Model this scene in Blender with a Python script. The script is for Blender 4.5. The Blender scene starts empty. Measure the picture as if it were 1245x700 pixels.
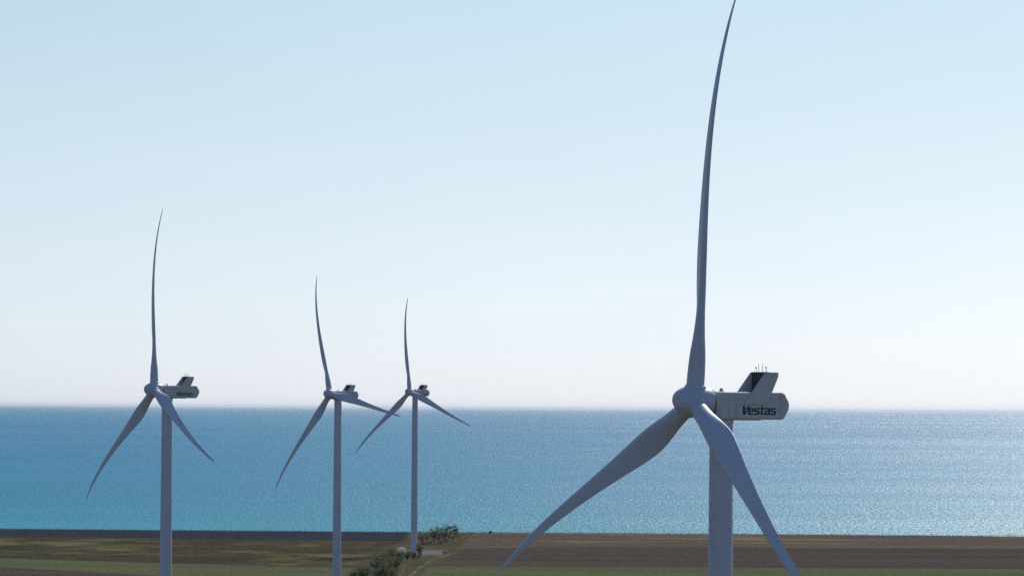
import bpy, bmesh, math, random
from mathutils import Vector, Matrix, noise as mnoise

sc = bpy.context.scene
COL = sc.collection
rad = math.radians
random.seed(11)

# ------------------------------------------------------------------ camera
EYE = 85.0                      # eye height above the coastal plain (z = 0)
FPX = 5770.0                    # focal length in photograph pixels (1245 wide)
PITCH = math.atan(146.0 / FPX)
ROLL = math.atan2(8.5, 1245)
cam_d = bpy.data.cameras.new('camera')
cam_d.sensor_fit = 'HORIZONTAL'
cam_d.sensor_width = 36.0
cam_d.lens = 36.0 * FPX / 1245.0
cam_d.clip_start = 1.0
cam_d.clip_end = 900000.0
cam = bpy.data.objects.new('camera', cam_d)
COL.objects.link(cam)
CAM_ROT = Matrix.Rotation(rad(90) + PITCH, 3, 'X') @ Matrix.Rotation(ROLL, 3, 'Z')
cam.matrix_world = Matrix.Translation((0, 0, EYE)) @ CAM_ROT.to_4x4()
sc.camera = cam

# ------------------------------------------------------------------ sky, sun, exposure
SUN_EL, SUN_AZ = rad(41), rad(20)          # azimuth to the right of the view axis (+Y)
w = bpy.data.worlds.new('World')
sc.world = w
w.use_nodes = True
nt = w.node_tree
nt.nodes.clear()
sky = nt.nodes.new('ShaderNodeTexSky')
sky.sky_type = 'NISHITA'
sky.sun_disc = False
sky.sun_elevation = SUN_EL
sky.sun_rotation = SUN_AZ
sky.altitude = 100.0
sky.air_density = 1.0
sky.dust_density = 1.0
sky.ozone_density = 3.0
bg = nt.nodes.new('ShaderNodeBackground')
bg.inputs['Strength'].default_value = 0.15
wo = nt.nodes.new('ShaderNodeOutputWorld')
# marine air whitens and cools the lowest degrees of the sky
tcw = nt.nodes.new('ShaderNodeTexCoord')
spw = nt.nodes.new('ShaderNodeSeparateXYZ')
nt.links.new(tcw.outputs['Generated'], spw.inputs[0])
mrw = nt.nodes.new('ShaderNodeMapRange')
mrw.inputs['From Min'].default_value = 0.0
mrw.inputs['From Max'].default_value = 0.35
nt.links.new(spw.outputs[2], mrw.inputs[0])
rw = nt.nodes.new('ShaderNodeValToRGB')
el = rw.color_ramp.elements
SKY_LOW, SKY_UP, SKY_K = (0.665, 0.845, 1.32), (0.497, 0.560, 0.642), (4.0, 3.1, 2.3)
stops = [(p_, tuple(u + (l - u) * (1 - p_ / 0.27) ** k for l, u, k in zip(SKY_LOW, SKY_UP, SKY_K))) for p_ in [0.018 * q_ for q_ in range(16)]]
stops.append((1.0, (0.47, 0.562, 0.655)))
while len(el) < len(stops):
    el.new(0.5)
for e_, (p_, c_) in zip(el, stops):
    e_.position = p_
    e_.color = (*c_, 1)
nt.links.new(mrw.outputs[0], rw.inputs[0])
mw = nt.nodes.new('ShaderNodeMix')
mw.data_type = 'RGBA'
mw.blend_type = 'MULTIPLY'
mw.inputs[0].default_value = 1.0
nt.links.new(sky.outputs[0], mw.inputs[6])
nt.links.new(rw.outputs[0], mw.inputs[7])
# very faint veils of high cloud
mpw = nt.nodes.new('ShaderNodeMapping')
mpw.inputs['Scale'].default_value = (11, 11, 30)
nt.links.new(tcw.outputs['Generated'], mpw.inputs[0])
nzw = nt.nodes.new('ShaderNodeTexNoise')
nzw.inputs['Scale'].default_value = 1.0
nzw.inputs['Detail'].default_value = 5.0
nzw.inputs['Distortion'].default_value = 0.6
nt.links.new(mpw.outputs[0], nzw.inputs['Vector'])
mvw = nt.nodes.new('ShaderNodeMapRange')
mvw.inputs['From Min'].default_value = 0.3
mvw.inputs['From Max'].default_value = 0.7
mvw.inputs['To Min'].default_value = 0.988
mvw.inputs['To Max'].default_value = 1.012
nt.links.new(nzw.outputs[0], mvw.inputs[0])
vmw = nt.nodes.new('ShaderNodeVectorMath')
vmw.operation = 'SCALE'
nt.links.new(mw.outputs[2], vmw.inputs[0])
nt.links.new(mvw.outputs[0], vmw.inputs['Scale'])
nt.links.new(vmw.outputs[0], bg.inputs['Color'])
nt.links.new(bg.outputs[0], wo.inputs['Surface'])

sd = bpy.data.lights.new('sun', 'SUN')
sd.energy = 3.0
sd.angle = rad(0.53)
sd.color = (1.0, 0.95, 0.87)
sun = bpy.data.objects.new('sun', sd)
COL.objects.link(sun)
SDIR = Vector((math.sin(SUN_AZ) * math.cos(SUN_EL), math.cos(SUN_AZ) * math.cos(SUN_EL), math.sin(SUN_EL)))
sun.rotation_euler = SDIR.to_track_quat('Z', 'Y').to_euler()
sun.location = (0, 0, 400)

vs = sc.view_settings
vs.view_transform = 'Standard'
vs.look = 'None'
vs.gamma = 1.0
vs.use_curve_mapping = False
vs.exposure = 0.0
sc.cycles.use_denoising = False
sc.cycles.volume_bounces = 0
sc.cycles.max_bounces = 6
sc.cycles.sample_clamp_indirect = 6.0


# ------------------------------------------------------------------ helpers
def ground_at(px, py, z=0.0):
    """where the view line through a photograph pixel meets the level z"""
    d = CAM_ROT @ Vector((px - 622.5, 350.0 - py, -FPX))
    t = (z - EYE) / d.z
    return Vector((d.x * t, d.y * t, z))


def new_mat(name):
    m = bpy.data.materials.new(name)
    m.use_nodes = True
    return m, m.node_tree, m.node_tree.nodes['Principled BSDF']


def node(nt, kind, **kw):
    n = nt.nodes.new(kind)
    for k, v in kw.items():
        setattr(n, k, v)
    return n


def ramp(nt, fac, stops):
    r = node(nt, 'ShaderNodeValToRGB')
    e = r.color_ramp.elements
    while len(e) < len(stops):
        e.new(0.5)
    for i, (p, c) in enumerate(stops):
        e[i].position = p
        e[i].color = (*c, 1) if len(c) == 3 else c
    nt.links.new(fac, r.inputs[0])
    return r.outputs[0]


def mapped_noise(nt, scale_xyz, detail=4.0, rough=0.6, rot_z=0.0, coord='pos', dist=0.0):
    if coord == 'pos':
        src = node(nt, 'ShaderNodeNewGeometry').outputs['Position']
    else:
        src = node(nt, 'ShaderNodeTexCoord').outputs['Object']
    mp = node(nt, 'ShaderNodeMapping')
    mp.inputs['Rotation'].default_value = (0, 0, rot_z)
    mp.inputs['Scale'].default_value = scale_xyz
    nt.links.new(src, mp.inputs[0])
    n = node(nt, 'ShaderNodeTexNoise')
    n.inputs['Scale'].default_value = 1.0
    n.inputs['Detail'].default_value = detail
    n.inputs['Roughness'].default_value = rough
    n.inputs['Distortion'].default_value = dist
    nt.links.new(mp.outputs[0], n.inputs['Vector'])
    return n


def mix_rgb(nt, fac, a, b, mode='MIX'):
    m = node(nt, 'ShaderNodeMix', data_type='RGBA', blend_type=mode)
    for sock, v in ((m.inputs[0], fac), (m.inputs[6], a), (m.inputs[7], b)):
        if hasattr(v, 'is_output'):
            nt.links.new(v, sock)
        elif isinstance(v, (int, float)):
            sock.default_value = v
        else:
            sock.default_value = (*v, 1)
    return m.outputs[2]


def mathn(nt, op, a, b=None):
    m = node(nt, 'ShaderNodeMath', operation=op)
    for i, v in enumerate((a, b)):
        if v is None:
            continue
        if hasattr(v, 'is_output'):
            nt.links.new(v, m.inputs[i])
        else:
            m.inputs[i].default_value = v
    return m.outputs[0]


def link_mesh(name, bm, mat, parent=None, smooth=False):
    me = bpy.data.meshes.new(name)
    bm.normal_update()
    if smooth:
        for f in bm.faces:
            f.smooth = True
    bm.to_mesh(me)
    bm.free()
    mats = mat if isinstance(mat, (list, tuple)) else [mat]
    for m in mats:
        me.materials.append(m)
    o = bpy.data.objects.new(name, me)
    COL.objects.link(o)
    if parent:
        o.parent = parent
    return o


def tag(o, label=None, cat=None, group=None, kind=None):
    if label:
        o['label'] = label
    if cat:
        o['category'] = cat
    if group:
        o['group'] = group
    if kind:
        o['kind'] = kind
    return o


def empty(name, loc, rz=0.0):
    o = bpy.data.objects.new(name, None)
    o.empty_display_size = 2
    COL.objects.link(o)
    o.location = loc
    o.rotation_euler = (0, 0, rz)
    return o


def loft(bm, rings, cap=True):
    vs_ = [[bm.verts.new(p) for p in r] for r in rings]
    n = len(vs_[0])
    for a, b in zip(vs_[:-1], vs_[1:]):
        for i in range(n):
            j = (i + 1) % n
            bm.faces.new((a[i], a[j], b[j], b[i]))
    if cap:
        bm.faces.new(list(reversed(vs_[0])))
        bm.faces.new(vs_[-1])
    return vs_


def circle(r, z, n=40, c=(0, 0)):
    return [Vector((c[0] + r * math.cos(2 * math.pi * i / n), c[1] + r * math.sin(2 * math.pi * i / n), z)) for i in range(n)]


def tube(bm, a, b, r0, r1, n=6):
    a, b = Vector(a), Vector(b)
    q = (b - a).to_track_quat('Z', 'Y')
    rings = [[p + q @ Vector((r * math.cos(2 * math.pi * i / n), r * math.sin(2 * math.pi * i / n), 0)) for i in range(n)]
             for p, r in ((a, r0), (b, r1))]
    loft(bm, rings)


def box(bm, lo, hi):
    r = bmesh.ops.create_cube(bm, size=1.0)
    lo, hi = Vector(lo), Vector(hi)
    for v in r['verts']:
        v.co = Vector([(lo[k] + hi[k]) / 2 + v.co[k] * (hi[k] - lo[k]) for k in range(3)])


def prism(bm, pts, y0, y1):
    """profile of (x, z) points extruded from y0 to y1"""
    a = [bm.verts.new((x, y0, z)) for x, z in pts]
    b = [bm.verts.new((x, y1, z)) for x, z in pts]
    n = len(pts)
    fs = [bm.faces.new(a), bm.faces.new(list(reversed(b)))]
    for i in range(n):
        j = (i + 1) % n
        fs.append(bm.faces.new((a[j], a[i], b[i], b[j])))
    bmesh.ops.recalc_face_normals(bm, faces=fs)


# ------------------------------------------------------------------ ground, fields, sea
SEA_Z = -26.0
SEA_C = ((0.014, 0.350, 0.430), (0.010, 0.305, 0.435), (0.014, 0.290, 0.440))
SEA_SPEC, SEA_ROUGH, SEA_AMP, SEA_AMP2, SEA_LEAN = 0.29, 0.33, 1.6, 0.55, 0.12


def terrain_z(x, y):
    """flat coastal plain, dropping gently towards the viewer"""
    def s(a, b, t):
        t = min(1, max(0, (t - a) / (b - a)))
        return t * t * (3 - 2 * t)
    return -3.4 * (1 - s(2110, 2330, y)) - 0.8 * (1 - s(1450, 2000, y)) - 3.7 * (1 - s(660, 1400, y))


def grain_mat(name, stops, sc1, sc2, rot=0.0, patch=None, patch_col=None, patch_pos=(0.5, 0.62), rough=0.95):
    m, t, b = new_mat(name)
    n1 = mapped_noise(t, sc1, 5, 0.65, rot)
    n2 = mapped_noise(t, sc2, 3, 0.7, rot)
    f = mathn(t, 'ADD', mathn(t, 'MULTIPLY', n1.outputs[0], 0.45), mathn(t, 'MULTIPLY', n2.outputs[0], 0.55))
    c = ramp(t, f, stops)
    if patch:
        n3 = mapped_noise(t, patch, 4, 0.6, rot, dist=0.4)
        pf = ramp(t, n3.outputs[0], ((patch_pos[0], (0, 0, 0)), (patch_pos[1], (1, 1, 1))))
        pf = mathn(t, 'MULTIPLY', pf, mathn(t, 'ADD', n2.outputs[0], 0.25))
        c = mix_rgb(t, pf, c, patch_col)
    t.links.new(c, b.inputs['Base Color'])
    b.inputs['Roughness'].default_value = rough
    b.inputs['Specular IOR Level'].default_value = 0.0
    return m


M_GROUND = grain_mat('mixed_earth', ((0.35, (0.06, 0.05, 0.035)), (0.65, (0.14, 0.115, 0.07))), (0.02, 0.02, 0.02), (0.3, 0.12, 0.3),
                     patch=(0.012, 0.02, 0.02), patch_col=(0.06, 0.075, 0.025))
M_PLOUGH = grain_mat('ploughed_soil', ((0.36, (0.0675, 0.0517, 0.0470)), (0.62, (0.1145, 0.0893, 0.0752))), (0.003, 0.028, 1), (0.35, 0.09, 1), rad(1.0))
M_DARK = grain_mat('wet_dark_soil', ((0.36, (0.0329, 0.0367, 0.0491)), (0.64, (0.0531, 0.0565, 0.0684))), (0.006, 0.04, 1), (0.3, 0.09, 1))
M_BROWN = grain_mat('straw_streaked_soil', ((0.36, (0.0832, 0.0670, 0.0547)), (0.64, (0.1716, 0.1339, 0.0958))), (0.003, 0.022, 1), (0.3, 0.06, 1), rad(-0.6),
                    patch=(0.006, 0.02, 1), patch_col=(0.2925, 0.2046, 0.1197), patch_pos=(0.52, 0.66))
M_STUBBLE = grain_mat('weedy_stubble', ((0.36, (0.0396, 0.0358, 0.0264)), (0.64, (0.1012, 0.0896, 0.0528))), (0.015, 0.010, 1), (0.45, 0.05, 1), rad(28),
                      patch=(0.017, 0.0085, 1), patch_col=(0.1925, 0.1658, 0.0770), patch_pos=(0.50, 0.66))
M_GREEN = grain_mat('young_green_crop', ((0.35, (0.085, 0.098, 0.046)), (0.65, (0.145, 0.152, 0.076))), (0.006, 0.02, 1), (0.35, 0.05, 1))
M_DRY = grain_mat('dry_grass_verge', ((0.35, (0.100, 0.080, 0.055)), (0.65, (0.195, 0.155, 0.100))), (0.05, 0.02, 1), (0.5, 0.06, 1),
                  patch=(0.045, 0.02, 1), patch_col=(0.085, 0.095, 0.048), patch_pos=(0.44, 0.54))
M_GRAVEL = grain_mat('pale_gravel', ((0.35, (0.19, 0.185, 0.175)), (0.65, (0.29, 0.285, 0.27))), (0.08, 0.05, 1), (0.8, 0.3, 1))
M_TRACK = grain_mat('worn_gravel', ((0.35, (0.1440, 0.1395, 0.1360)), (0.65, (0.2160, 0.2108, 0.2108))), (0.08, 0.05, 1), (0.8, 0.3, 1))
M_CLIFF = grain_mat('cliff_clay', ((0.35, (0.16, 0.12, 0.08)), (0.65, (0.28, 0.22, 0.15))), (0.05, 0.05, 0.2), (0.4, 0.4, 0.8))

# the land: one sheet, with its cliff edge above the sea
EDGE_Y0 = ground_at(622, 647.2).y


def edge_y(x):
    base = EDGE_Y0 + 14 * mnoise.noise((x * 0.004, 3.1, 0)) + 6 * mnoise.noise((x * 0.03, 8.1, 0))
    return base + 0.02 * x * 0


bm = bmesh.new()
xs = [-6000, -4000, -2500, -1500, -1000] + [-800 + 10 * i for i in range(161)] + [1000, 1500, 2500, 4000, 6000]
ys = [-1500, -500, 0, 300] + [500 + 60 * i for i in range(46)]
ys = [y for y in ys if y < EDGE_Y0 - 60]
rows = []
for y in ys:
    rows.append([bm.verts.new((x, y, terrain_z(x, y))) for x in xs])
rows.append([bm.verts.new((x, edge_y(x), 0.0)) for x in xs])
rows.append([bm.verts.new((x, edge_y(x) + 6 + 3 * mnoise.noise((x * 0.05, 0, 0)), SEA_Z - 2)) for x in xs])
for a, b in zip(rows[:-1], rows[1:]):
    for i in range(len(xs) - 1):
        f = bm.faces.new((a[i], a[i + 1], b[i + 1], b[i]))
        if b is rows[-1]:
            f.material_index = 1
tag(link_mesh('ground', bm, [M_GROUND, M_CLIFF]), kind='structure')


def field(name, pts, mat, lift, jitter=0.5, clip_edge=True, seg=6.0):
    """a field as a sheet laid on the plain; outline given through photograph pixels"""
    P = [ground_at(*p) for p in pts]
    out = []
    n = len(P)
    for i in range(n):
        a, b = P[i], P[(i + 1) % n]
        k = max(1, int((b - a).length / seg))
        k = min(k, 150)
        for j in range(k):
            q = a.lerp(b, j / k)
            d = (b - a).normalized()
            q = q + Vector((-d.y, d.x, 0)) * jitter * 2 * mnoise.noise((q.x * 0.06, q.y * 0.06, lift * 40))
            if clip_edge:
                q.y = min(q.y, edge_y(q.x) - 0.6)
            q.z = terrain_z(q.x, q.y) + lift
            out.append(q)
    bm_ = bmesh.new()
    f_ = bm_.faces.new([bm_.verts.new(q) for q in out])
    if f_.calc_area() and f_.normal.z < 0:
        f_.normal_flip()
    bmesh.ops.triangulate(bm_, faces=bm_.faces[:])
    bmesh.ops.recalc_face_normals(bm_, faces=bm_.faces[:])
    if sum(f.normal.z for f in bm_.faces) < 0:
        bmesh.ops.reverse_faces(bm_, faces=bm_.faces[:])
    return tag(link_mesh(name, bm_, mat), kind='structure')


X0, X1 = -500, 1750
HI = 646.0       # beyond the edge: clipped to the cliff top


def hz(px):      # the roll of the photograph
    return (px - 622.5) * math.tan(ROLL)


def row(px, py):
    return (px, py + hz(px))


# left side, from the sea towards the viewer
field('dark_ploughed_field', [row(X0, 646), row(500, 646), row(489, 658.6), row(320, 657.6), row(X0, 652)], M_DARK, 0.03, 0.4)
field('stubble_field', [row(X0, 652.6), row(320, 657.8), row(489, 659.0), row(470, 667), row(440, 682), row(430, 692), row(320, 689.5), row(0, 682.4), row(X0, 674)], M_STUBBLE, 0.06, 0.6)
field('green_field', [row(X0, 674), row(0, 682.4), row(320, 689.8), row(432, 692), row(415, 705), row(200, 703), row(0, 693.5), row(X0, 684)], M_GREEN, 0.09, 0.6)
field('dark_ploughed_field', [row(X0, 684), row(0, 693.5), row(200, 703), row(300, 705), row(0, 705), row(X0, 705)], M_PLOUGH, 0.03, 0.4)
# right side
field('straw_streaked_field', [row(548, 646), row(X1, 646), row(X1, 662), row(900, 663), row(640, 664.5), row(566, 668), row(556, 660)], M_BROWN, 0.03, 0.4)
field('ploughed_field', [row(566, 668.3), row(640, 664.5), row(900, 663), row(X1, 662), row(X1, 686.2), row(900, 688.0), row(520, 688.3), row(540, 678)], M_PLOUGH, 0.06, 0.6)
field('green_field', [row(519, 688.5), row(900, 688.0), row(X1, 686.2), row(X1, 705), row(503, 705)], M_GREEN, 0.09, 0.7)
# verge and tracks round the third turbine
field('dry_grass_verge', [row(494, 660), row(505, 655), row(540, 650), row(556, 648), row(572, 651), row(562, 662), row(566, 668), row(540, 679), row(521, 690), row(505, 704), row(482, 704), row(490, 690), row(480, 677), row(480, 667)], M_DRY, 0.12, 1.2)
field('gravel_pad', [row(492, 669.6), row(541, 669.2), row(545, 671.5), row(535, 674.6), row(505, 675.4), row(494, 674.5)], M_TRACK, 0.16, 0.5)
field('access_track', [row(476, 676.5), row(482.5, 667.2), row(487, 665.2), row(493.5, 666), row(493.5, 669.5), row(494, 674.4), row(487, 674.5)], M_GRAVEL, 0.20, 0.4)

M_DIRT = grain_mat('bare_dirt', ((0.35, (0.155, 0.13, 0.092)), (0.65, (0.24, 0.20, 0.145))), (0.08, 0.04, 1), (0.8, 0.2, 1))
field('dirt_track', [row(546, 671.5), row(548, 673.5), row(536, 678.5), row(522, 685.5), row(508, 694.5), row(497, 704.5), row(492, 704.5), row(504, 694), row(517, 685), row(531, 677.5)], M_DIRT, 0.20, 0.5)

# the sea
m_sea, t, b = new_mat('sea_water')
geo = node(t, 'ShaderNodeNewGeometry').outputs['Position']
sep = node(t, 'ShaderNodeSeparateXYZ')
t.links.new(geo, sep.inputs[0])
lny = mathn(t, 'LOGARITHM', mathn(t, 'MAXIMUM', sep.outputs[1], 100.0), math.e)
band_v = node(t, 'ShaderNodeCombineXYZ')
t.links.new(mathn(t, 'MULTIPLY', sep.outputs[0], 0.00035), band_v.inputs[0])
t.links.new(mathn(t, 'MULTIPLY', lny, 7.0), band_v.inputs[1])


def band_noise(off, detail, sx=1.0, sy=1.0):
    mp = node(t, 'ShaderNodeMapping')
    mp.inputs['Location'].default_value = off
    mp.inputs['Scale'].default_value = (sx, sy, 1)
    t.links.new(band_v.outputs[0], mp.inputs[0])
    n = node(t, 'ShaderNodeTexNoise')
    n.inputs['Scale'].default_value = 1.0
    n.inputs['Detail'].default_value = detail
    t.links.new(mp.outputs[0], n.inputs['Vector'])
    return n.outputs[0]


# shallow turquoise water along the coast, deeper blue beyond, current bands
shal = band_noise((3, 1, 0), 4)
dist = mathn(t, 'ADD', mathn(t, 'MULTIPLY', sep.outputs[1], 1 / 10000.0), mathn(t, 'MULTIPLY', mathn(t, 'SUBTRACT', shal, 0.5), 0.45))
c_sea = ramp(t, dist, ((0.42, SEA_C[0]), (0.62, SEA_C[1]), (1.0, SEA_C[2])))
t.links.new(c_sea, b.inputs['Base Color'])
b.inputs['IOR'].default_value = 1.333
b.inputs['Specular IOR Level'].default_value = SEA_SPEC
b.inputs['Roughness'].default_value = SEA_ROUGH


def slopes(nt, scale, amp, detail=2.0):
    n = mapped_noise(nt, scale, detail, 0.55)
    v = node(nt, 'ShaderNodeVectorMath', operation='SUBTRACT')
    nt.links.new(n.outputs['Color'], v.inputs[0])
    v.inputs[1].default_value = (0.5, 0.5, 0.5)
    s = node(nt, 'ShaderNodeVectorMath', operation='MULTIPLY')
    nt.links.new(v.outputs[0], s.inputs[0])
    s.inputs[1].default_value = (amp, amp, 0)
    return s.outputs[0]


def vadd(nt, a, b):
    v = node(nt, 'ShaderNodeVectorMath', operation='ADD')
    for i, s in enumerate((a, b)):
        if hasattr(s, 'is_output'):
            nt.links.new(s, v.inputs[i])
        else:
            v.inputs[i].default_value = s
    return v.outputs[0]


wav = vadd(t, slopes(t, (0.9, 0.5, 1), SEA_AMP), slopes(t, (0.30, 0.05, 1), SEA_AMP2))
gust = band_noise((0, 0, 0), 4, 0.7, 0.9)
# the faces seen at this grazing angle are the wave sides turned to the shore
sw = node(t, 'ShaderNodeSeparateXYZ')
t.links.new(wav, sw.inputs[0])
cw = node(t, 'ShaderNodeCombineXYZ')
t.links.new(sw.outputs[0], cw.inputs[0])
t.links.new(mathn(t, 'SUBTRACT', mathn(t, 'MULTIPLY', mathn(t, 'ABSOLUTE', sw.outputs[1]), -1.5), SEA_LEAN), cw.inputs[1])
gsc = node(t, 'ShaderNodeVectorMath', operation='SCALE')
t.links.new(cw.outputs[0], gsc.inputs[0])
gf = ramp(t, gust, ((0.36, (0.82,) * 3), (0.66, (1.16,) * 3)))
t.links.new(gf, gsc.inputs['Scale'])
nrm = node(t, 'ShaderNodeVectorMath', operation='NORMALIZE')
t.links.new(vadd(t, gsc.outputs[0], (0, 0, 1)), nrm.inputs[0])
t.links.new(nrm.outputs[0], b.inputs['Normal'])
bm = bmesh.new()
SX, SY0, SY1 = 150000, EDGE_Y0 - 30, 700000
bm.faces.new([bm.verts.new(p) for p in ((-SX, SY0, SEA_Z), (SX, SY0, SEA_Z), (SX, SY1, SEA_Z), (-SX, SY1, SEA_Z))])
tag(link_mesh('sea', bm, m_sea), kind='structure')

# ------------------------------------------------------------------ haze
mh = bpy.data.materials.new('haze_air')
mh.use_nodes = True
t = mh.node_tree
t.nodes.clear()
pv = node(t, 'ShaderNodeVolumePrincipled')
pv.inputs['Color'].default_value = (0.86, 0.93, 1.0, 1)
pv.inputs['Density'].default_value = 0.38e-5
pv.inputs['Anisotropy'].default_value = 0.55
t.links.new(pv.outputs[0], node(t, 'ShaderNodeOutputMaterial').inputs['Volume'])
bm = bmesh.new()
box(bm, (-SX - 500, -2000, SEA_Z - 4), (SX + 500, SY1 + 500, 175))
tag(link_mesh('haze', bm, mh), kind='stuff')

# ------------------------------------------------------------------ turbines
M_PAINT, t, b = new_mat('grey_white_paint')
n1 = mapped_noise(t, (0.5, 0.5, 0.06), 5, 0.6, coord='obj')
n2 = mapped_noise(t, (2.2, 2.2, 0.9), 4, 0.7, coord='obj')
f = mathn(t, 'ADD', mathn(t, 'MULTIPLY', n1.outputs[0], 0.6), mathn(t, 'MULTIPLY', n2.outputs[0], 0.4))
t.links.new(ramp(t, f, ((0.3, (0.49, 0.48, 0.525)), (0.5, (0.56, 0.55, 0.61)), (0.75, (0.585, 0.575, 0.64)))), b.inputs['Base Color'])
b.inputs['Roughness'].default_value = 0.42
M_NAC, t, b = new_mat('nacelle_gelcoat')
n1 = mapped_noise(t, (0.7, 0.7, 0.25), 5, 0.65, coord='obj')
t.links.new(ramp(t, n1.outputs[0], ((0.3, (0.50, 0.465, 0.43)), (0.5, (0.61, 0.58, 0.545)), (0.75, (0.635, 0.605, 0.57)))), b.inputs['Base Color'])
b.inputs['Roughness'].default_value = 0.45


def plain(name, col, rough=0.5, metal=0.0):
    m, t, b = new_mat(name)
    n = mapped_noise(t, (3, 3, 3), 3, 0.6, coord='obj')
    c = mix_rgb(t, n.outputs[0], [v * 0.8 for v in col], [min(1, v * 1.2) for v in col])
    t.links.new(c, b.inputs['Base Color'])
    b.inputs['Roughness'].default_value = rough
    b.inputs['Metallic'].default_value = metal
    return m


M_SEAM = plain('seam_shadow_gap', (0.035, 0.035, 0.038), 0.8)
M_JOINT = plain('weathered_joint', (0.36, 0.34, 0.31), 0.7)
M_LETTER = plain('lettering_vinyl', (0.012, 0.016, 0.035), 0.5)
M_GRILLE, t, b = new_mat('radiator_fins')
tc = node(t, 'ShaderNodeTexCoord').outputs['Object']
wv = node(t, 'ShaderNodeTexWave', wave_type='BANDS', bands_direction='Y')
wv.inputs['Scale'].default_value = 0.9
t.links.new(tc, wv.inputs[0])
t.links.new(ramp(t, wv.outputs[0], ((0.2, (0.018, 0.018, 0.02)), (0.8, (0.06, 0.06, 0.065)))), b.inputs['Base Color'])
b.inputs['Roughness'].default_value = 0.6
M_STEEL = plain('galvanised_steel', (0.22, 0.23, 0.25), 0.45, 0.6)
M_LENS = plain('red_lens', (0.75, 0.16, 0.17), 0.2)
M_WHITE = plain('white_housing', (0.75, 0.75, 0.75), 0.4)
M_CONC = plain('foundation_concrete', (0.24, 0.235, 0.22), 0.9)

R = 56.25
HUB_H = 94.0
TILT = rad(6)
BEND = (-1.58838, -8.91571, 10.62966, 1.67557)   # downwind s, s^2, s^3; edgewise s^2
OVER = 4.35        # hub centre ahead of the tower axis
S_TAB = ((0.024, 2.55, 1.0, 28), (0.045, 2.45, 0.97, 28), (0.075, 2.5, 0.80, 28), (0.11, 2.9, 0.58, 27.5), (0.15, 3.5, 0.40, 27), (0.19, 3.92, 0.325, 25.5),
         (0.23, 3.95, 0.295, 20), (0.28, 3.70, 0.275, 14.5), (0.35, 3.25, 0.26, 9.5), (0.45, 2.65, 0.25, 7), (0.55, 2.15, 0.24, 6),
         (0.65, 1.78, 0.225, 5.2), (0.75, 1.45, 0.20, 4.4), (0.85, 1.1, 0.19, 3.5), (0.92, 0.85, 0.18, 3), (0.96, 0.62, 0.18, 2.5),
         (0.985, 0.50, 0.18, 2), (1.0, 0.26, 0.18, 2))


def interp(tab, s, k):
    for a, b_ in zip(tab[:-1], tab[1:]):
        if s <= b_[0]:
            u = (s - a[0]) / (b_[0] - a[0])
            return a[k] + (b_[k] - a[k]) * max(0, min(1, u))
    return tab[-1][k]


def blade_mesh(bx, pitch):
    """span along +Z, upwind +X, leading edge +Y"""
    bm_ = bmesh.new()
    N = 28
    ss = [0.024 + (1 - 0.024) * (i / 70) for i in range(71)]
    rings = []
    for s in ss:
        def sm(k):   # light smoothing of the table
            return (interp(S_TAB, max(0.024, s - 0.02), k) + interp(S_TAB, s, k) * 2 + interp(S_TAB, min(1, s + 0.02), k)) / 4 if s < 0.97 else interp(S_TAB, s, k)
        ch, th, tw = sm(1), sm(2), rad(sm(3) + pitch)
        round_ = max(0.0, min(1.0, (th - 0.30) / 0.62))
        ahead = 0.5 * round_ + 0.40 * (1 - round_)
        ring = []
        for i in range(N):
            a = 2 * math.pi * i / N
            cx = 0.5 * (1 + math.cos(a))          # 1 at trailing edge, 0 at leading edge
            yt = 5 * th * (0.2969 * math.sqrt(cx) - 0.126 * cx - 0.3516 * cx ** 2 + 0.2843 * cx ** 3 - 0.1030 * cx ** 4)
            camber = 0.035 * 4 * cx * (1 - cx) * (1 - round_)
            af = camber + (yt if math.sin(a) >= 0 else -yt)
            ci = 0.5 * math.sin(a)
            q = round_ * ci + (1 - round_) * af
            along = (ahead - cx) * ch             # towards the leading edge
            off = -q * ch                         # suction side faces downwind
            y = along * math.cos(tw) - off * math.sin(tw)
            x = along * math.sin(tw) + off * math.cos(tw)
            ring.append(Vector((x, y, 0)))
        bd = BEND[0] * s + (BEND[1] + bx) * s ** 2 + BEND[2] * s ** 3
        c0 = Vector((-bd, BEND[3] * s * s, R * s))
        rings.append([p + c0 for p in ring])
    loft(bm_, rings)
    bmesh.ops.recalc_face_normals(bm_, faces=bm_.faces[:])
    return bm_


def spinner_mesh():
    """axis along +X (upwind), origin at the hub centre"""
    bm_ = bmesh.new()
    prof = [(-2.35, 2.02), (-1.9, 2.10), (-1.0, 2.16), (0.0, 2.17), (0.8, 2.10), (1.5, 1.93), (2.1, 1.65), (2.6, 1.32), (2.97, 0.92), (3.18, 0.5), (3.25, 0.15)]
    n = 48
    rings = [[Vector((x, r * math.cos(2 * math.pi * i / n), r * math.sin(2 * math.pi * i / n))) for i in range(n)] for x, r in prof]
    loft(bm_, rings)
    bmesh.ops.recalc_face_normals(bm_, faces=bm_.faces[:])
    return bm_


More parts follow.
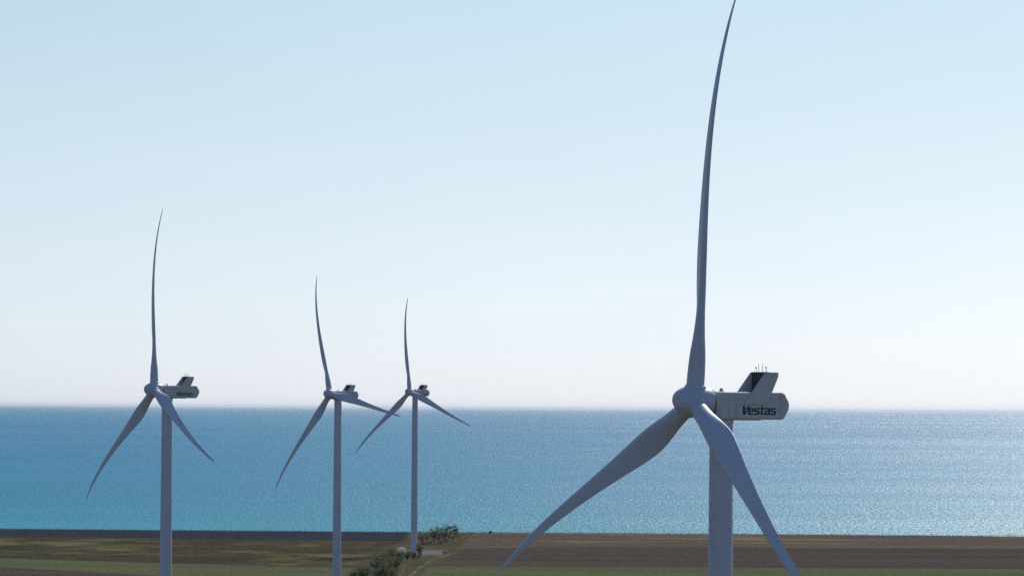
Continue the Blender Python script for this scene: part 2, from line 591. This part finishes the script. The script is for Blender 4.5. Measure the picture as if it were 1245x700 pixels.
def lettering_mesh():
    """heavy squarish italic letters cut from vinyl, read from the +Y side of the nacelle"""
    X, TV, TH = 0.80, 0.27, 0.165        # x-height, upright and bar weights for a cap height of 1
    m0, m1 = X / 2 - TH / 2, X / 2 + TH / 2

    def rects(*rs):
        return [((a, c), (b_, c), (b_, d), (a, d)) for a, b_, c, d in rs]
    W = 0.86
    e = rects((0, TV, 0.04, X - 0.04), (TV, W, 0, TH), (TV, W - TV, X - TH, X), (W - TV, W, m0, X - 0.05), (TV, W - TV, m0, m0 + 0.12))
    s_ = rects((0.02, W - 0.02, X - TH, X), (0, TV, m0 + 0.03, X - TH), (TV, W - TV, m0, m1), (W - TV, W, TH, m1 - 0.03), (0, W - 0.02, 0, TH))
    t_ = rects((0.10, 0.10 + TV, 0.03, 1.0), (0, 0.10, X - TH, X), (0.10 + TV, 0.62, X - TH, X), (0.10 + TV, 0.60, 0, TH))
    a_ = rects((0.03, W - TV, X - TH, X), (W - TV, W, 0, X - 0.04), (TV, W - TV, m0 + 0.06, m1 + 0.02), (0, TV, 0.03, m1), (TV, W - TV, 0, TH - 0.02))
    V = [((0.0, 1.0), (0.33, 1.0), (0.56, 0.0), (0.22, 0.0)), ((0.56, 0.0), (0.56, 0.42), (0.80, 1.0), (1.10, 1.0))]
    bm_ = bmesh.new()
    pen = 0.0
    out = []
    for polys, adv in ((V, 0.97), (e, 0.97), (s_, 0.95), (t_, 0.70), (a_, 0.97), (s_, 0.86)):
        out += [[(pen + x + 0.20 * y, y) for x, y in p] for p in polys]
        pen += adv
    WID, HGT = 5.6, 1.2
    tot = max(x for p in out for x, y in p)
    for p in out:
        prism(bm_, [(-x / tot * WID, y * HGT) for x, y in p], 0.0, 0.02)
    me = bpy.data.meshes.new('lettering')
    bm_.to_mesh(me)
    bm_.free()
    me.materials.append(M_LETTER)
    return me


LETTER_ME = lettering_mesh()

NF = -2.45          # nacelle front, relative to the hub centre (upwind +X)
NZ0, NZ1 = -2.45, 1.35
NW = 1.95


def nacelle_mesh():
    pts = [(NF, NZ1 - 0.35), (NF - 0.35, NZ1), (NF - 10.5, NZ1), (NF - 11.0, NZ1 - 0.2), (NF - 11.65, NZ1 - 1.25), (NF - 11.78, NZ1 - 1.8), (NF - 11.65, NZ1 - 2.4),
           (NF - 11.0, NZ0 + 0.22), (NF - 10.6, NZ0), (NF - 0.35, NZ0), (NF, NZ0 + 0.35)]
    bm_ = bmesh.new()
    prism(bm_, pts, -NW, NW)
    es = [e for e in bm_.edges if abs(abs(e.verts[0].co.y) - NW) < 1e-4 and abs(e.verts[0].co.y - e.verts[1].co.y) < 1e-4]
    bmesh.ops.bevel(bm_, geom=es, offset=0.28, segments=3, affect='EDGES', profile=0.5)
    return bm_


def wind_turbine(hub, psi, theta, bx, label, lower):
    """hub in camera-centred metres, psi = yaw, theta = azimuth of the upper blade"""
    a = Vector((-math.cos(psi), -math.sin(psi), 0))
    hub = Vector(hub) + Vector((0, 0, EYE))
    base = hub - a * OVER
    base.z = hub.z - HUB_H
    root = empty('wind_turbine', base, math.pi + psi)
    tag(root, label, 'wind turbine', 'wind turbines along the coast')
    # tower
    bm_ = bmesh.new()
    z_top = HUB_H + NZ0 - 0.12
    prof = [(0.0, 2.05), (0.35, 2.05), (0.36, 1.99)]
    for k, zz in enumerate((22.0, 46.0, 70.0)):
        r_ = 1.99 - (1.99 - 1.62) * zz / z_top
        prof += [(zz - 0.06, r_), (zz - 0.05, r_ - 0.012), (zz + 0.05, r_ - 0.012), (zz + 0.06, r_)]
    prof += [(z_top - 0.5, 1.62), (z_top - 0.49, 1.72), (z_top, 1.72)]
    loft(bm_, [circle(r_, z_, 56) for z_, r_ in prof])
    for e in bm_.edges:
        if abs(e.verts[0].co.z - e.verts[1].co.z) < 1e-5:
            e.smooth = False
    link_mesh('tower', bm_, M_PAINT, root, True)
    if lower:
        bm_ = bmesh.new()
        loft(bm_, [circle(4.2, -1.0, 48), circle(4.2, 0.22, 48), circle(2.8, 0.3, 48)])
        link_mesh('foundation', bm_, M_CONC, root)
    # nacelle
    nac = link_mesh('nacelle', nacelle_mesh(), M_NAC, root)
    nac.location = (OVER, 0, HUB_H)
    for p in nac.data.polygons:
        p.use_smooth = False
    # panel joints of the nacelle shell
    bm_ = bmesh.new()
    for x in (NF - 1.9, NF - 10.25):
        box(bm_, (x - 0.025, NW - 0.02, NZ0 + 0.3), (x + 0.025, NW + 0.004, NZ1 - 0.3))
    box(bm_, (NF - 10.2, NW - 0.02, NZ1 - 1.0), (NF - 0.3, NW + 0.003, NZ1 - 0.96))
    link_mesh('panel_joint', bm_, M_JOINT, nac)
    # skirt plate under the nacelle
    bm_ = bmesh.new()
    box(bm_, (NF - 7.4, -1.5, NZ0 - 0.12), (NF - 0.5, 1.5, NZ0 + 0.02))
    link_mesh('belly_plate', bm_, M_NAC, nac)
    # cooler: two swept side wings with the radiator between them
    cx = NF - 7.75   # front top corner of the wings
    zt = NZ1 + 2.75
    wing = [(cx, zt), (cx - 2.0, zt), (cx - 2.06, zt - 0.12), (cx - 1.98, zt - 0.7), (cx - 1.05, NZ1), (cx - 0.15, NZ1 - 1.72), (cx + 3.55, NZ1 - 1.72), (cx + 2.15, NZ1)]
    for s in (1, -1):
        bm_ = bmesh.new()
        prism(bm_, wing, s * (NW + 0.02), s * (NW + 0.22))
        es = [e for e in bm_.edges if abs(e.verts[0].co.y - e.verts[1].co.y) < 1e-4 and abs(abs(e.verts[0].co.y) - NW - 0.22) < 1e-3]
        bmesh.ops.bevel(bm_, geom=es, offset=0.05, segments=2, affect='EDGES')
        link_mesh('cooler_wing', bm_, M_NAC, nac)
    bm_ = bmesh.new()
    box(bm_, (cx - 0.55, -NW + 0.02, NZ1 + 0.12), (cx - 0.12, NW - 0.02, zt - 0.06))
    link_mesh('radiator', bm_, M_GRILLE, nac)
    bm_ = bmesh.new()
    box(bm_, (cx - 0.62, -NW + 0.01, zt - 0.055), (cx - 0.02, NW - 0.01, zt + 0.045))
    for y in (-0.65, 0.65):
        box(bm_, (cx - 0.118, y - 0.05, NZ1 + 0.15), (cx - 0.04, y + 0.05, zt - 0.06))
    box(bm_, (cx - 0.6, -NW + 0.02, NZ1 - 0.02), (cx + 0.55, NW - 0.02, NZ1 + 0.115))
    link_mesh('radiator_frame', bm_, M_SEAM, nac)
    for y, hgt in ((-1.55, 0.35), (-1.05, 0.6), (-0.35, 1.2), (0.7, 1.2), (1.65, 0.62), (1.9, 0.4)):
        bm_ = bmesh.new()
        tube(bm_, (cx - 0.3, y, zt + 0.04), (cx - 0.3, y, zt + hgt), 0.045 if hgt > 0.5 else 0.03, 0.03, 6)
        if 0.5 < hgt < 1:
            box(bm_, (cx - 0.38, y - 0.1, zt + hgt - 0.03), (cx - 0.22, y + 0.1, zt + hgt + 0.14))
        link_mesh('antenna', bm_, M_STEEL, nac)
    bm_ = bmesh.new()
    x, y = NF - 1.35, 0.9
    box(bm_, (x - 0.26, y - 0.26, NZ1 - 0.01), (x + 0.26, y + 0.26, NZ1 + 0.16))
    al = link_mesh('aviation_light', bm_, M_WHITE, nac)
    bm_ = bmesh.new()
    loft(bm_, [circle(0.24, NZ1 + 0.16, 16, (x, y)), circle(0.24, NZ1 + 0.42, 16, (x, y)), circle(0.16, NZ1 + 0.5, 16, (x, y))])
    link_mesh('lens', bm_, M_LENS, nac)
    lt = bpy.data.objects.new('lettering', LETTER_ME)
    COL.objects.link(lt)
    lt.parent = nac
    lt.location = (NF - 4.0, NW + 0.006, NZ0 + 0.66)
    # rotor
    rot = Matrix.Rotation(-TILT, 4, 'Y')
    hubm = Matrix.Translation((OVER, 0, HUB_H)) @ rot
    sp = link_mesh('spinner', spinner_mesh(), M_PAINT, root, True)
    sp.matrix_local = hubm
    bm_ = bmesh.new()
    n = 48
    loft(bm_, [[Vector((x, r_ * math.cos(2 * math.pi * i / n), r_ * math.sin(2 * math.pi * i / n))) for i in range(n)] for x, r_ in ((-2.75, 1.88), (-2.34, 1.88))])
    bmesh.ops.recalc_face_normals(bm_, faces=bm_.faces[:])
    link_mesh('hub_gap_ring', bm_, M_SEAM, sp)
    for k in range(3):
        th = theta + k * 2 * math.pi / 3
        m = Matrix.Rotation(-th, 4, 'X')
        bm_ = bmesh.new()
        loft(bm_, [circle(1.5, 1.2, 48), circle(1.5, 2.02, 48), circle(1.42, 2.2, 48), circle(1.30, 2.24, 48)])
        cl = link_mesh('blade_collar', bm_, M_PAINT, sp, True)
        cl.matrix_local = m
        bl = link_mesh('blade', blade_mesh(bx, 0.0), M_PAINT, root, True)
        bl.matrix_local = hubm @ m
    return root


TURBINES = (
    ((25.23, 655.17, 1.11), 27.4, 1.6, -1.49, 'largest and nearest wind turbine, grey tower at right of the picture with lettered nacelle', False),
    ((-108.63, 1443.55, 4.83), 27.1, -9.4, -0.38, 'leftmost wind turbine, standing alone at far left with blurred nacelle lettering', False),
    ((-80.24, 2100.62, 5.74), 36.8, -21.7, 0.03, 'taller of the two middle wind turbines, its right blade nearly level', False),
    ((-59.02, 2756.27, 9.06), 43.8, -11.4, 0.84, 'smallest and farthest wind turbine, its base among shrubs beside a gravel pad', True),
)
for hub, psi, th, bx, lab, lower in TURBINES:
    wind_turbine(hub, rad(psi), rad(th), bx, lab, lower)


# ------------------------------------------------------------------ vegetation
def leaf_mat(name, c0, c1):
    m, t, b = new_mat(name)
    oi = node(t, 'ShaderNodeNewGeometry').outputs['Random Per Island']
    c = ramp(t, oi, ((0.0, c0), (1.0, c1)))
    t.links.new(c, b.inputs['Base Color'])
    b.inputs['Roughness'].default_value = 0.7
    b.inputs['Specular IOR Level'].default_value = 0.2
    tr = node(t, 'ShaderNodeBsdfTranslucent')
    t.links.new(c, tr.inputs['Color'])
    mx = node(t, 'ShaderNodeMixShader')
    mx.inputs[0].default_value = 0.4
    out = t.nodes['Material Output']
    t.links.new(b.outputs[0], mx.inputs[1])
    t.links.new(tr.outputs[0], mx.inputs[2])
    t.links.new(mx.outputs[0], out.inputs['Surface'])
    return m


M_LEAF = leaf_mat('dark_foliage', (0.100, 0.112, 0.062), (0.225, 0.238, 0.132))
M_LEAF2 = leaf_mat('olive_foliage', (0.125, 0.128, 0.072), (0.255, 0.250, 0.138))
M_LEAF3 = leaf_mat('fresh_foliage', (0.06, 0.10, 0.025), (0.14, 0.19, 0.06))
M_STRAW = leaf_mat('dry_grass', (0.12, 0.095, 0.055), (0.27, 0.21, 0.12))
M_SCRUB = leaf_mat('scrub', (0.035, 0.037, 0.022), (0.09, 0.085, 0.045))
M_BARK = plain('bark', (0.10, 0.08, 0.065), 0.9)


def leaf(bm_, p, size, rnd):
    n = Vector((rnd.gauss(0, 1), rnd.gauss(0, 1), rnd.gauss(0.4, 1))).normalized()
    u = n.orthogonal().normalized()
    u = Matrix.Rotation(rnd.uniform(0, 6.28), 3, n) @ u
    v = n.cross(u)
    a, b_ = size * rnd.uniform(0.6, 1.2), size * rnd.uniform(0.35, 0.7)
    bm_.faces.new([bm_.verts.new(p + u * a), bm_.verts.new(p + v * b_), bm_.verts.new(p - u * a * 0.8), bm_.verts.new(p - v * b_)])


def plant(name, loc, height, width, leaves, mat, label, cat, group, seed, trunk=0.35, airy=0.5, lsize=0.32):
    """tree or shrub: tapered trunk, limbs, and leaf clumps round the limb ends"""
    rnd = random.Random(seed)
    root = empty(name, loc, rnd.uniform(0, 6.28))
    tag(root, label, cat, group)
    bt, bl = bmesh.new(), bmesh.new()
    th = height * trunk
    lean = Vector((rnd.gauss(0, 0.05), rnd.gauss(0, 0.05), 1)).normalized()
    r0 = 0.022 * height + 0.05
    top = lean * th
    tube(bt, (0, 0, -0.3), top, r0, r0 * 0.7, 7)
    ends = []
    nl = rnd.randint(5, 8)
    for i in range(nl):
        az = 6.283 * (i + rnd.uniform(-0.3, 0.3)) / nl
        up = rnd.uniform(0.35, 1.0)
        e = Vector((math.cos(az) * width * 0.5 * (1.1 - 0.6 * up) * rnd.uniform(0.6, 1.1), math.sin(az) * width * 0.5 * (1.1 - 0.6 * up) * rnd.uniform(0.6, 1.1), th + (height - th) * up * rnd.uniform(0.75, 0.98)))
        st = lean * th * rnd.uniform(0.55, 1.0)
        mid = st.lerp(e, 0.5) + Vector((rnd.gauss(0, 0.08), rnd.gauss(0, 0.08), rnd.uniform(-0.02, 0.1))) * width
        tube(bt, st, mid, r0 * 0.5, r0 * 0.3, 5)
        tube(bt, mid, e, r0 * 0.3, r0 * 0.1, 5)
        ends.append((e, rnd.uniform(0.14, 0.34) * width))
        ends.append((mid, rnd.uniform(0.14, 0.26) * width))
        if rnd.random() < 0.6:
            e2 = mid + Vector((rnd.gauss(0, 0.2), rnd.gauss(0, 0.2), rnd.uniform(0, 0.25))) * width
            tube(bt, mid, e2, r0 * 0.22, r0 * 0.08, 5)
            ends.append((e2, rnd.uniform(0.12, 0.22) * width))
    for i in range(leaves):
        c, rr = ends[rnd.randrange(len(ends))]
        d = Vector((rnd.gauss(0, 1), rnd.gauss(0, 1), rnd.gauss(0, 0.8)))
        d = d.normalized() * rr * rnd.random() ** airy
        p = c + d
        if p.z < 0.1:
            p.z = rnd.uniform(0.1, 0.5)
        leaf(bl, p, lsize, rnd)
    link_mesh('trunk', bt, M_BARK, root)
    link_mesh('crown', bl, mat, root)
    return root


TREES = (   # base pixel, height m, width m, leaves, material, label
    (512.5, 661.5, 8.5, 7.0, 800, M_LEAF2, 'small sparse tree just right of the farthest tower, in dry grass'),
    (519.0, 660.0, 7.5, 6.0, 600, M_LEAF2, 'low thin tree between the farthest tower and the tall coastal trees'),
    (528.0, 662.0, 14.5, 8.5, 1300, M_LEAF, 'tallest tree of the coastal row, dark spreading crown over bare trunk'),
    (533.5, 661.0, 11.0, 7.0, 900, M_LEAF, 'slim tree close behind the tallest tree of the coastal row'),
    (539.0, 659.0, 12.0, 8.0, 1100, M_LEAF2, 'middle tree of the coastal row with wide grey-green crown'),
    (545.0, 656.5, 11.0, 8.5, 1100, M_LEAF, 'dark tree of the coastal row right of the wide grey-green one'),
    (553.0, 653.5, 9.5, 6.5, 700, M_LEAF2, 'rightmost and farthest tree of the coastal row, leaning crown above the sea line'),
)
for i, (px, py, hh, ww, nl, mt, lab) in enumerate(TREES):
    g = ground_at(px, py)
    plant('tree', g, hh, ww, nl, mt, lab, 'tree', 'trees of the coastal row', 100 + i, 0.24, 0.7, 0.33)

SHRUBS = (
    (510.0, 677.0, 8.5, 5.5, 1000, M_LEAF, 'tall narrow dark shrub hugging the right side of the farthest tower'),
    (503.0, 679.5, 4.2, 6.5, 800, M_LEAF, 'low dark shrub directly in front of the farthest tower base'),
    (495.0, 682.0, 6.0, 8.0, 1100, M_LEAF2, 'grey-green shrub left of the farthest tower base, below the pad'),
    (486.0, 684.5, 7.0, 8.5, 1200, M_LEAF, 'dark shrub below the pale access track bend'),
    (477.0, 683.0, 8.5, 9.0, 1500, M_LEAF, 'tallest dark shrub left of the pale access track'),
    (469.0, 687.0, 8.0, 9.0, 1500, M_LEAF, 'broad dark shrub in the heart of the thicket'),
    (460.5, 688.5, 7.0, 8.5, 1300, M_LEAF2, 'olive shrub on the left flank of the thicket'),
    (480.5, 691.5, 6.5, 8.5, 1300, M_LEAF, 'dark rounded shrub at the right foot of the thicket by the dry verge'),
    (469.0, 695.0, 6.5, 9.0, 1500, M_LEAF, 'wide dark shrub at the front middle of the thicket'),
    (455.0, 693.5, 6.0, 8.5, 1200, M_LEAF, 'dark shrub at the left front of the thicket, next to stubble'),
    (447.0, 697.0, 4.2, 6.5, 800, M_LEAF2, 'small olive shrub at the outer left end of the thicket'),
    (440.5, 701.5, 5.0, 6.5, 900, M_LEAF3, 'bright green bush at the bottom left end of the thicket'),
    (431.0, 701.0, 2.8, 4.5, 400, M_LEAF2, 'low olive bush beyond the bright green one, beside the second tower'),
    (460.0, 703.0, 6.0, 9.0, 1400, M_LEAF, 'dark shrub cut by the bottom frame below the thicket'),
    (474.0, 703.0, 5.5, 8.0, 1200, M_LEAF, 'dark shrub at bottom frame beside the dry verge'),
)
for i, (px, py, hh, ww, nl, mt, lab) in enumerate(SHRUBS):
    plant('shrub', ground_at(px, py), hh, ww, nl, mt, lab, 'shrub', 'shrubs of the roadside thicket', 300 + i, 0.12, 0.55, 0.36)

UNDER = (
    (515.5, 662.5, 3.0, 5.0, 320, 'low scrubby bush in dry grass under the leftmost coastal tree'),
    (523.5, 661.5, 3.4, 5.0, 360, 'scrubby bush left of the tallest coastal tree trunk'),
    (535.5, 662.0, 3.2, 6.0, 380, 'scrubby bush between the tallest and the wide grey-green coastal tree'),
    (542.5, 659.5, 3.4, 5.5, 360, 'scrubby bush right of the wide grey-green coastal tree'),
    (549.5, 656.5, 3.6, 5.5, 360, 'scrubby bush before the rightmost coastal tree'),
    (541.5, 672.5, 1.8, 5.0, 260, 'low olive bush at the right end of the gravel pad'),
)
for i, (px, py, hh, ww, nl, lab) in enumerate(UNDER):
    plant('bush', ground_at(px, py), hh, ww, nl, M_LEAF2, lab, 'bush', 'undergrowth of the coastal trees', 700 + i, 0.15, 0.6, 0.3)

EDGE_BUSHES = (
    (596.5, 649.0, 2.6, 2.2, 260, 'lone dark bush on the cliff edge right of the coastal trees'),
    (445.5, 650.0, 1.9, 3.2, 160, 'tiny low bush on the cliff edge just right of the second tower'),
    (482.0, 650.0, 1.9, 3.0, 160, 'tiny bush on the cliff edge left of the farthest tower'),
    (573.0, 649.6, 1.5, 2.6, 140, 'tiny bush on the cliff edge between the coastal trees and the lone bush'),
)
for i, (px, py, hh, ww, nl, lab) in enumerate(EDGE_BUSHES):
    g = ground_at(px, py)
    g.y = min(g.y, edge_y(g.x) - 1.5)
    plant('bush', g, hh, ww, nl, M_LEAF, lab, 'bush', 'bushes on the cliff edge', 500 + i, 0.2, 0.5, 0.26)

# scrub along the cliff top
rnd = random.Random(5)
bm = bmesh.new()
x = -460.0
while x < 460:
    x += rnd.uniform(0.10, 0.28)
    hgt = 0.7 + 0.5 * mnoise.noise((x * 0.05, 0, 0)) + 0.35 * mnoise.noise((x * 0.4, 4, 0))
    if hgt < 0.15:
        continue
    y = edge_y(x) - rnd.uniform(0.3, 5.0)
    leaf(bm, Vector((x, y, rnd.uniform(0.05, max(0.1, hgt)))), 0.34, rnd)
tag(link_mesh('cliff_scrub', bm, M_SCRUB), 'thin line of low dark scrub and grass along the cliff top', 'scrub', kind='stuff')

# dry grass tufts on the verge
bm = bmesh.new()
VERGE = [ground_at(*row(*p)) for p in ((494, 660), (505, 655), (540, 650), (556, 648), (572, 651), (562, 662), (566, 668), (540, 679), (521, 690), (505, 704), (486, 704), (494, 690), (505, 677), (545, 674), (545, 668), (498, 668), (484, 664))]


def inside(p, poly):
    c = False
    for a, b_ in zip(poly, poly[1:] + poly[:1]):
        if (a.y > p.y) != (b_.y > p.y) and p.x < (b_.x - a.x) * (p.y - a.y) / (b_.y - a.y) + a.x:
            c = not c
    return c


bx0, bx1 = min(p.x for p in VERGE), max(p.x for p in VERGE)
by0, by1 = min(p.y for p in VERGE), max(p.y for p in VERGE)
for i in range(26000):
    p = Vector((rnd.uniform(bx0, bx1), rnd.uniform(by0, min(by1, EDGE_Y0 - 15)), 0))
    if mnoise.noise((p.x * 0.09, p.y * 0.03, 2)) < -0.12 or not inside(p, VERGE):
        continue
    hgt = rnd.uniform(0.3, 0.95)
    d = Vector((rnd.gauss(0, 0.25), rnd.gauss(0, 0.25), 1)) * hgt
    s_ = Vector((rnd.uniform(-1, 1), rnd.uniform(-1, 1), 0)).normalized() * 0.16
    bm.faces.new([bm.verts.new(p - s_), bm.verts.new(p + s_), bm.verts.new(p + d)])
tag(link_mesh('dry_grass', bm, M_STRAW), 'golden dry grass tufts on the verge under the coastal trees', 'grass', kind='stuff')

# dust raised on the cliff top at the far right
md = bpy.data.materials.new('dust_volume')
md.use_nodes = True
t = md.node_tree
t.nodes.clear()
pv = node(t, 'ShaderNodeVolumePrincipled')
pv.inputs['Color'].default_value = (0.97, 0.93, 0.88, 1)
pv.inputs['Anisotropy'].default_value = 0.6
tc = node(t, 'ShaderNodeTexCoord')
nn = node(t, 'ShaderNodeTexNoise')
nn.inputs['Scale'].default_value = 0.35
nn.inputs['Detail'].default_value = 4
t.links.new(tc.outputs['Object'], nn.inputs['Vector'])
# thins out upwards and to the sides
mpd = node(t, 'ShaderNodeMapping')
mpd.inputs['Scale'].default_value = (1 / 11.0, 1 / 5.0, 1 / 5.0)
t.links.new(tc.outputs['Object'], mpd.inputs[0])
ln = node(t, 'ShaderNodeVectorMath', operation='LENGTH')
t.links.new(mpd.outputs[0], ln.inputs[0])
fall = mathn(t, 'MAXIMUM', mathn(t, 'SUBTRACT', 1.0, ln.outputs['Value']), 0.0)
dn = mathn(t, 'MULTIPLY', mathn(t, 'MULTIPLY', mathn(t, 'MAXIMUM', mathn(t, 'SUBTRACT', nn.outputs[0], 0.36), 0.0), fall), 2.6)
t.links.new(dn, pv.inputs['Density'])
t.links.new(pv.outputs[0], node(t, 'ShaderNodeOutputMaterial').inputs['Volume'])
bm = bmesh.new()
bmesh.ops.create_icosphere(bm, subdivisions=4, radius=1.0)
for v in bm.verts:
    k = 1 + 0.35 * mnoise.noise(v.co * 1.7) + 0.15 * mnoise.noise(v.co * 4)
    v.co = Vector((v.co.x * 11 * k, v.co.y * 5 * k, max(v.co.z, -0.1) * 5.0 * k + 0.5))
o = link_mesh('dust_cloud', bm, md)
o.location = ground_at(*row(1226, 648.5))
o.location.y = min(o.location.y, edge_y(o.location.x) - 6)
o.location.z = 0.25
tag(o, 'pale puff of dust hanging over the cliff top at far right', 'dust', kind='stuff')
